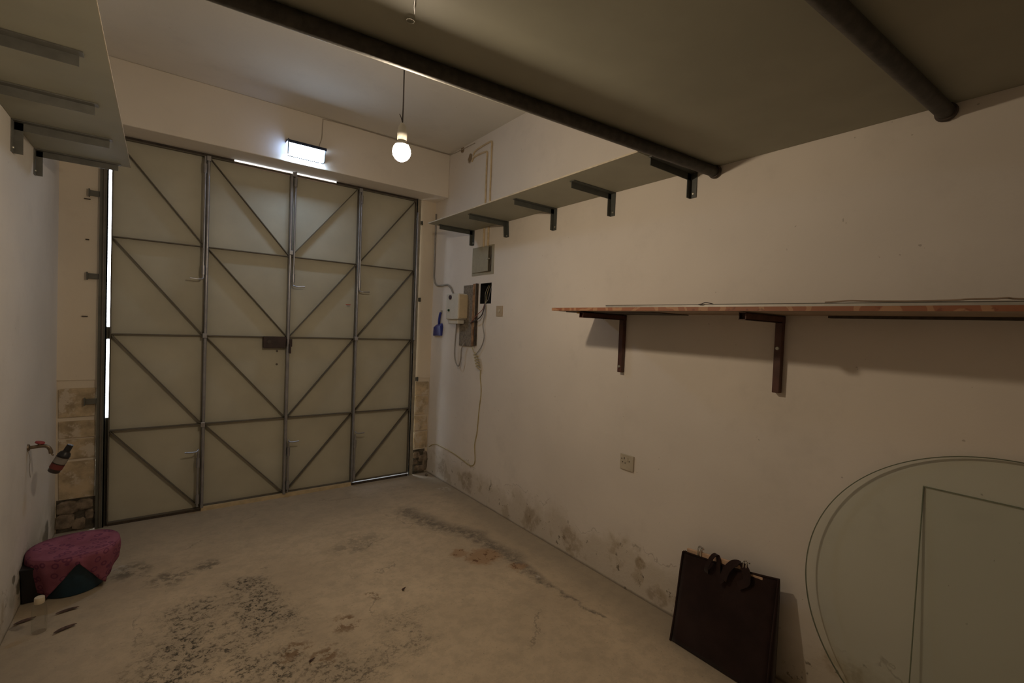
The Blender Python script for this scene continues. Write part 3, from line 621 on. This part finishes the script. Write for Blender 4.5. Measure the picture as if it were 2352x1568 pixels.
# dustpan
r = thing('dustpan', 'small blue plastic dustpan hanging beside the meter', 'dustpan', (XR-.006, 4.12, 1.40))
bm = prism([[(XR-.002, 4.06, 1.525),(XR-.012, 4.06, 1.527),(XR-.012, 4.165, 1.512),(XR-.002, 4.165, 1.510)], [(XR-.002, 4.045, 1.50),(XR-.035, 4.045, 1.50),(XR-.035, 4.185, 1.485),(XR-.002, 4.185, 1.485)], [(XR-.002, 4.055, 1.405),(XR-.022, 4.055, 1.405),(XR-.022, 4.215, 1.40),(XR-.002, 4.215, 1.40)]])
obj('pan', bm, M_BLUE, r, bevel=.003)
bm = bmesh.new(); add_tube(bm, smooth_pts([(XR-.012,4.115,1.515),(XR-.016,4.105,1.56),(XR-.016,4.092,1.61),(XR-.010,4.088,1.632)], 4), .012, 10); obj('handle', bm, M_BLUE, r, smooth=True)
obj('hook', B(((XR-.010, 4.075, 1.628), (XR, 4.10, 1.652))), M_SCREW, r)

# ------------------------------------------------------------------ laminated plank shelf
TILT = -.0082
r = thing('plank_shelf', 'long red brown laminated board shelf on the right wall', 'shelf', (2.0, .20, 1.5990)); r.rotation_euler = (-TILT, 0, 0)
def L(a, b): return B((a, b))
obj('board', L((-.18, -.95, 0), (.199, 1.84, .0165)), [M_UNDER], r, local=True)
obj('front_edge', L((-.183, -.95, .0002), (-.18, 1.84, .0168)), M_REDWOOD, r, local=True, label='red brown front edge with pale patches')
obj('end_edge', L((-.183, 1.84, .0002), (.199, 1.842, .0168)), M_REDWOOD, r, local=True)
obj('under_strip', L((-.10, 1.2, -.004), (.199, 1.81, -.0002)), M_RUST, r, local=True)
obj('wall_cleat', L((.165, -.95, -.010), (.199, .55, -.0002)), M_RUST, r, local=True)
obj('shim', L((-.13, 1.64, -.0125), (-.05, 1.69, -.0042)), M_STRAW, r, local=True, label='straw coloured wooden shim')
def sq_bracket(label, tip, y, z, leg, s=.030, fz=.5):
    r = thing('tube_bracket', label, 'bracket', (XR, y, z-leg), group='red brown square tube brackets under the plank shelf')
    bm = bmesh.new(); t = .003; x0, x1 = tip, XR-.001
    for a in (((x0,y-s/2,z-s),(x1,y-s/2+t,z)), ((x0,y+s/2-t,z-s),(x1,y+s/2,z)), ((x0,y-s/2,z-t),(x1,y+s/2,z)), ((x0,y-s/2,z-s),(x1-s,y+s/2,z-s+t)), ((x0+.02,y-s/2+t,z-s+t),(x0+.023,y+s/2-t,z-t))): add_box(bm, *a)
    obj('arm', bm, M_BROWN_IRON, r)
    bm = B(((XR-s, y-s/2, z-leg), (XR-.001, y+s/2, z-s+.001))); obj('leg', bm, M_BROWN_IRON, r, bevel=.002)
    bm = bmesh.new(); add_lathe(bm, [(0,0),(.009,0),(.007,.005),(0,.006)], 12, Matrix.Translation((XR-s, y, z-leg*fz)) @ Matrix.Rotation(-PI/2, 4, 'Y')); obj('screw', bm, M_SCREW, r, smooth=True)
sq_bracket('red brown square tube bracket at the gate end of the plank shelf', 1.836, 1.82, 1.6065, .338, fz=.9)
sq_bracket('red brown square tube bracket with a screw head above the socket and bag', 1.849, .94, 1.6015, .338, fz=.42)
r = thing('metal_profile', 'long flat aluminium profile lying on the plank shelf', 'profile', (1.862, .2, 1.6160)); r.rotation_euler = (-TILT, 0, 0)
obj('strip', L((-.012, -.95, 0), (.03, 1.46, .014)), M_ALU, r, local=True, bevel=.001)
obj('dark_gap', L((-.0125, -.95, .0105), (-.0119, 1.46, .0137)), M_GATE_BAR, r, local=True)
wire('cable_loop', 'small loop of wire on the plank shelf edge', [(1.845,1.13,1.636),(1.842,1.115,1.637),(1.845,1.10,1.643),(1.85,1.08,1.640),(1.86,1.07,1.636)], .002, M_CABLE_B)
wire('loose_flex', 'flat brown flex lying along the plank shelf, at its near end', [(1.872,.66,1.6365),(1.862,.62,1.6380),(1.858,.58,1.6395),(1.862,.53,1.6372),(1.87,.42,1.6350),(1.862,.33,1.6350),(1.858,.29,1.6370),(1.862,.24,1.6370),(1.862,.215,1.6385),(1.87,.17,1.6350),(1.88,-.1,1.632)], .0026, M_UNDER)

# ------------------------------------------------------------------ glass panes against the right wall
GR, GT = .571, .0065; TH = math.radians(2.6)
cy = .208
def disc(bm, r0, r1, x0, x1, seg=128):
    ra = [[bm.verts.new((x, r_*math.cos(2*PI*k/seg), r_*math.sin(2*PI*k/seg)+GR)) for k in range(seg)] for x, r_ in ((x0, r0), (x0, r1), (x1, r1), (x1, r0))]
    return ra
r = thing('round_glass_top', 'large round clear glass table top leaning on the right wall', 'glass', (2.192-GT-2*GR*math.sin(TH), cy, .0005)); r.rotation_euler = (0, TH, 0)
seg = 160
bm = bmesh.new(); add_lathe(bm, [(GR-.0035,0),(GR-.0035,GT)], seg, Matrix.Translation((0,0,GR)) @ Matrix.Rotation(PI/2, 4, 'Y')); obj('pane', bm, M_PANE, r, local=True)
bm = bmesh.new(); add_lathe(bm, [(GR-.0033,0),(GR-.001,0),(GR,.001),(GR,GT-.001),(GR-.001,GT),(GR-.0033,GT),(GR-.0033,0)], seg, Matrix.Translation((0,0,GR)) @ Matrix.Rotation(PI/2, 4, 'Y'), cap=False); obj('ground_edge', bm, M_EDGE, r, local=True, smooth=True, label='dark green ground edge')
r = thing('rectangular_glass_sheet', 'rectangular glass sheet standing behind the round glass', 'glass', (2.158, -.1, .0005)); r.rotation_euler = (0, math.radians(2.0), 0)
obj('pane', L((0.002, -.52, 0), (.007, .528, .992)), M_PANE2, r, local=True)
bm = B(((.002, .528, 0), (.007, .531, .995)), ((.002, -.52, .992), (.007, .528, .995))); obj('ground_edge', bm, M_EDGE2, r, local=True, label='dull green ground edge')

# ------------------------------------------------------------------ brown bag with hangers
bagN, bagM = 16, 18
T1 = Vector((2.105, 1.302, .425)); T2 = Vector((2.135, .868, .470)); B1 = Vector((2.025, 1.30, .004)); B2 = Vector((2.025, .845, .004))
def bag_pt(u, v, side):
    """u along width (0 = gate side), v height, side 0 front .. 1 back"""
    f = B1.lerp(B2, u).lerp(T1.lerp(T2, u), v)
    th = .012 + .062*(1-v)**.7
    bul = math.sin(PI*u)*math.sin(PI*min(1, v*1.02))
    x = f.x - (.010*bul)*(1-side) + side*th + .0035*math.sin(9*u+5*v)*(1-side)*(v > .05)
    return Vector((min(x, XR-.006), f.y, f.z + (-.010*math.sin(PI*u) if v > .97 else 0)))
r = thing('tote_bag', 'dark brown felt tote bag leaning on the right wall', 'bag', (2.06, 1.07, 0))
bm = bmesh.new()
FR = [[bm.verts.new(bag_pt(u/bagN, v/bagM, 0)) for v in range(bagM+1)] for u in range(bagN+1)]
BK = [[bm.verts.new(bag_pt(u/bagN, v/bagM, 1)) for v in range(bagM+1)] for u in range(bagN+1)]
for G in (FR, BK):
    for u in range(bagN):
        for v in range(bagM): bm.faces.new((G[u][v], G[u+1][v], G[u+1][v+1], G[u][v+1]))
for v in range(bagM):
    for u in (0, bagN): bm.faces.new((FR[u][v], FR[u][v+1], BK[u][v+1], BK[u][v]))
for u in range(bagN): bm.faces.new((FR[u][0], FR[u+1][0], BK[u+1][0], BK[u][0]))
o = obj('body', bm, M_BAG, r, smooth=True)
md = o.modifiers.new('thick', 'SOLIDIFY'); md.thickness = .0025
for u in (0, 1):
    for side in (0,):
        bm = bmesh.new(); add_tube(bm, [bag_pt(u, v/14, side)+Vector((-.003,0,0)) for v in range(15)], .005, 8); obj('piping', bm, M_BAG, r, smooth=True)
bm = bmesh.new(); add_tube(bm, [bag_pt(u/14, 1, 0)+Vector((-.001,0,.0)) for u in range(15)], .004, 8); obj('hem', bm, M_BAG, r, smooth=True)
def strap(pts, w=.020, t=.004):
    bm = bmesh.new(); P = smooth_pts(pts, 5); prev = None
    for i, p in enumerate(P):
        d = (P[min(i+1, len(P)-1)]-P[max(i-1, 0)]).normalized(); s = Vector((0.15,1,.1)); s = (s-d*s.dot(d)).normalized(); n = d.cross(s)
        ring = [bm.verts.new(p+s*a*w/2+n*b*t/2) for a, b in ((-1,-1),(1,-1),(1,1),(-1,1))]
        if prev:
            for k in range(4): bm.faces.new((prev[k], prev[(k+1)%4], ring[(k+1)%4], ring[k]))
        else: bm.faces.new(ring)
        prev = ring
    bm.faces.new(prev); return bm
obj('handle', strap([(2.10,1.175,.375),(2.085,1.168,.40),(2.085,1.155,.44),(2.10,1.145,.468),(2.115,1.135,.472),(2.112,1.125,.45),(2.098,1.115,.41),(2.088,1.10,.38),(2.082,1.085,.37)]), M_BAG, r, smooth=True)
obj('handle', strap([(2.085,1.085,.385),(2.09,1.075,.43),(2.105,1.055,.465),(2.115,1.03,.475),(2.11,1.00,.465),(2.10,.985,.44),(2.10,.99,.41),(2.095,1.02,.385)], .034), M_BAG, r, smooth=True)
r = thing('trouser_hanger', 'wooden clamp hanger with chrome clips sticking out of the brown bag', 'hanger', (2.12, 1.12, .43))
bm = bmesh.new(); add_bar(bm, (2.118, 1.290, .427), (2.130, 1.02, .455), .012, .030); obj('wooden_bar', bm, M_HANGER, r, bevel=.003)
for y, z, s in ((1.225,.448,1),(1.005,.475,.8)):
    c = Vector((2.122, y, z))
    bm = bmesh.new(); add_tube(bm, smooth_pts([c+Vector((-.008,.006,-.02)), c+Vector((-.009,.005,.012)), c+Vector((.0,.004,.026*s)), c+Vector((.009,-.002,.016)), c+Vector((.009,-.004,-.012))], 4), .0042, 8)
    add_tube(bm, smooth_pts([c+Vector((-.008,-.008,-.02)), c+Vector((-.009,-.009,.012)), c+Vector((.0,-.011,.024*s)), c+Vector((.009,-.014,.014))], 4), .0042, 8)
    obj('clip', bm, M_CHROME, r, smooth=True)
r = thing('trouser_hanger', 'second hanger lower in the brown bag, pale bar at its right', 'hanger', (2.12, .95, .44))
bm = bmesh.new(); add_bar(bm, (2.123, 1.00, .441), (2.130, .93, .446), .010, .012); obj('wooden_bar', bm, M_HANGER, r, bevel=.002)

# ------------------------------------------------------------------ basin under a cloth, tub, bottle
r = thing('plastic_basin', 'dark teal blue plastic basin on the floor in left corner', 'basin', (-.36, 3.42, 0))
prof = [(.0,.0),(.118,.0),(.126,.004),(.172,.205),(.182,.212),(.186,.222),(.178,.226),(.166,.215),(.120,.012),(0,.010)]
bm = bmesh.new(); add_lathe(bm, prof, 40); obj('shell', bm, M_BASIN, r, local=True, smooth=True)
r = thing('black_tub', 'black square tub squeezed between the wall and blue basin', 'tub', (-.515, 3.47, 0))
bm = prism([[(-.545,3.33,.001),(-.478,3.33,.001),(-.478,3.44,.001),(-.545,3.44,.001)],[(-.548,3.30,.185),(-.478,3.30,.185),(-.478,3.45,.185),(-.548,3.45,.185)]])
obj('wall', bm, M_BLACK, r, bevel=.004)
obj('rim', B(((-.549,3.295,.182),(-.476,3.455,.192))), M_BLACK, r, bevel=.003)
# cloth
r = thing('pink_cloth', 'pink patterned cloth draped over the blue basin', 'cloth', (-.36, 3.42, .226))
bm = bmesh.new(); seg = 96; rings = []
cx, cyy = -.358, 3.42
def drop(a):
    """how far the cloth hangs at angle a: long at two corners, short towards the camera"""
    # camera side is about angle -84 deg (towards -y); opening of the drape there
    ac = math.radians(-80); da = (a-ac+PI) % (2*PI) - PI; t = abs(da)/math.radians(45)
    if t < 1: return .018 + .185*t**.8
    return .135 + .065*math.cos((t-1)*2.2)
for j in range(15):
    ring = []
    for k in range(seg):
        a = -PI + 2*PI*k/seg
        if j <= 6:
            rr_ = .187*j/6; z = .2295 - .010*(1-(j/6)**2) + .003*math.sin(3*a+j)
        else:
            t = (j-6)/8; dd = drop(a); rr_ = .187 + .012*math.sin(min(1, t*2)*PI/2) - .045*t*dd/.2 + .007*t*math.sin(9*a+1)+.005*t*math.sin(17*a); z = .2295 - dd*t - .003*(t > 0)
        x = cx + rr_*math.cos(a)
        ring.append((max(x, XL+.004+.002*(k%2)), cyy + rr_*math.sin(a), z))
    rings.append([bm.verts.new(p) for p in ring] if j else [bm.verts.new((cx, cyy, .2195))])
for k in range(seg):
    bm.faces.new((rings[0][0], rings[1][k], rings[1][(k+1)%seg]))
    for a, b in zip(rings[1:], rings[2:]): bm.faces.new((a[k], b[k], b[(k+1)%seg], a[(k+1)%seg]))
o = obj('sheet', bm, M_PINK, r, smooth=True); md = o.modifiers.new('thick', 'SOLIDIFY'); md.thickness = .002; md.offset = 1
r = thing('clear_bottle', 'small clear plastic bottle with white cap on floor by left wall', 'bottle', (-.433, 3.005, 0))
bm = bmesh.new(); add_lathe(bm, [(0,.001),(.024,.001),(.027,.006),(.027,.105),(.022,.125),(.0155,.135),(.0155,.142)], 28); obj('body', bm, M_PET, r, local=True, smooth=True)
bm = bmesh.new(); add_lathe(bm, [(.0175,.137),(.0185,.139),(.0185,.163),(.0165,.166),(0,.166)], 24); obj('cap', bm, simple('cream_cap', (0.62,.54,.40), .5), r, local=True, smooth=True)
# tap
r = thing('garden_tap', 'brass wall tap with red handle on the left wall', 'tap', (XL, 3.46, .775))
bm = bmesh.new()
add_lathe(bm, [(0,0),(.020,0),(.018,.006),(.010,.010),(.0,.010)], 20, Matrix.Translation((XL, 3.46, .775)) @ Matrix.Rotation(PI/2, 4, 'Y'))
add_tube(bm, smooth_pts([(XL+.005,3.46,.775),(XL+.03,3.46,.777),(XL+.05,3.46,.779),(XL+.072,3.46,.775),(XL+.085,3.46,.757),(XL+.089,3.46,.735)], 5), .009, 12, rr=None)
add_tube(bm, [(XL+.045,3.46,.775),(XL+.045,3.46,.797)], .008, 10)
obj('body', bm, M_BRASS, r, smooth=True)
bm = bmesh.new(); add_lathe(bm, [(0,0),(.017,.001),(.021,.005),(.018,.011),(0,.013)], 18, Matrix.Translation((XL+.045, 3.46, .792)) @ Matrix.Rotation(.25, 4, 'Y')); obj('handle', bm, M_RED, r, smooth=True)
bm = bmesh.new(); add_tube(bm, smooth_pts([(XL+.003,3.445,.765),(XL+.012,3.445,.72),(XL+.010,3.445,.67),(XL+.014,3.445,.62)], 5), .0016, 6); obj('string', bm, M_CABLE_G, r, smooth=True)
# dark bottle hooked to the tap
ax = Vector((.060, -.01, .125)).normalized(); c0 = Vector((-.452, 3.46, .632))
rot = ax.to_track_quat('Z', 'Y').to_matrix().to_4x4()
r = thing('dark_bottle', 'dark bottle with black cap and worn label hung tilted from the tap', 'bottle', c0)
r.rotation_mode = 'QUATERNION'; r.rotation_quaternion = ax.to_track_quat('Z', 'Y')
bm = bmesh.new(); add_lathe(bm, [(0,0),(.022,0),(.026,.004),(.027,.09),(.024,.108),(.014,.122),(.012,.128)], 28); obj('body', bm, simple('dark_brown_bottle', (0.03,.02,.016), .3), r, local=True, smooth=True)
bm = bmesh.new(); add_lathe(bm, [(.0285,.055),(.0285,.088)], 28, cap=False); obj('label', bm, M_LABEL, r, local=True, smooth=True)
bm = bmesh.new(); add_lathe(bm, [(.0287,.022),(.0287,.050)], 28, cap=False); obj('label_band', bm, M_DKRED, r, local=True, smooth=True)
bm = bmesh.new(); add_lathe(bm, [(.027,.092),(.029,.096),(.024,.112),(.015,.120),(.014,.158),(0,.160)], 28); add_bar(bm, (.01,0,.118), (.040,0,.104), .012, .010); obj('cap', bm, M_BLACK, r, local=True, smooth=True)
bm = bmesh.new(); add_tube(bm, smooth_pts([(XL+.089,3.46,.742),(-.456,3.459,.728),(-.450,3.458,.725)], 4), .004, 8); obj('hook', bm, M_BRASS, r, smooth=True)

# dried leaves
def leaf(label, x, y, a, l=.10, w_=.028, curl=.012):
    bm = bmesh.new(); n = 10; rows = []
    for i in range(n+1):
        t = i/n; ww = w_*math.sin(PI*t)**.7*.5+.0006; cxx = (t-.5)*l; z = .0015+curl*(2*t-1)**2*.8
        side = .012*math.sin(PI*t)
        rows.append([bm.verts.new((cxx, side-ww, z+.35*ww)), bm.verts.new((cxx, side, z-.0005)), bm.verts.new((cxx, side+ww, z+.5*ww))])
    for p, q in zip(rows, rows[1:]):
        for k in range(2): bm.faces.new((p[k], p[k+1], q[k+1], q[k]))
    o = obj('dried_leaf', bm, M_LEAF, None, local=True, smooth=True); md = o.modifiers.new('thick', 'SOLIDIFY'); md.thickness = .0012; md.offset = 1
    o.location = (x, y, 0.0005); o.rotation_euler = (0, 0, a); tag(o, label, 'leaf', 'dried leaves scattered on the floor'); return o
leaf('brown dried leaf on the floor nearest the blue basin', -.351, 3.134, .2, .085, .02)
leaf('curled reddish leaf on the floor in front of the clear bottle', -.338, 2.956, .45, .085, .022)
leaf('dark dried leaf against the left wall beside clear bottle', -.500, 3.13, .35, .075, .022)
leaf('tiny dark curled leaf alone in the middle of the floor', 1.125, 2.409, .9, .030, .012)
leaf('tiny dark leaf on the floor next to rusty stains', .556, 2.105, .6, .028, .010)
# small lump by the right pillar
bm = bmesh.new(); bmesh.ops.create_icosphere(bm, subdivisions=2, radius=.016, matrix=Matrix.Translation((2.14, 4.18, .012)))
for v in bm.verts: v.co += Vector((random.uniform(-.003,.003), random.uniform(-.003,.003), random.uniform(-.002,.002)))
tag(obj('rubble_lump', bm, M_RUBBLE, smooth=True), 'dark lump of rubble on the floor at the right pillar', 'rubble')
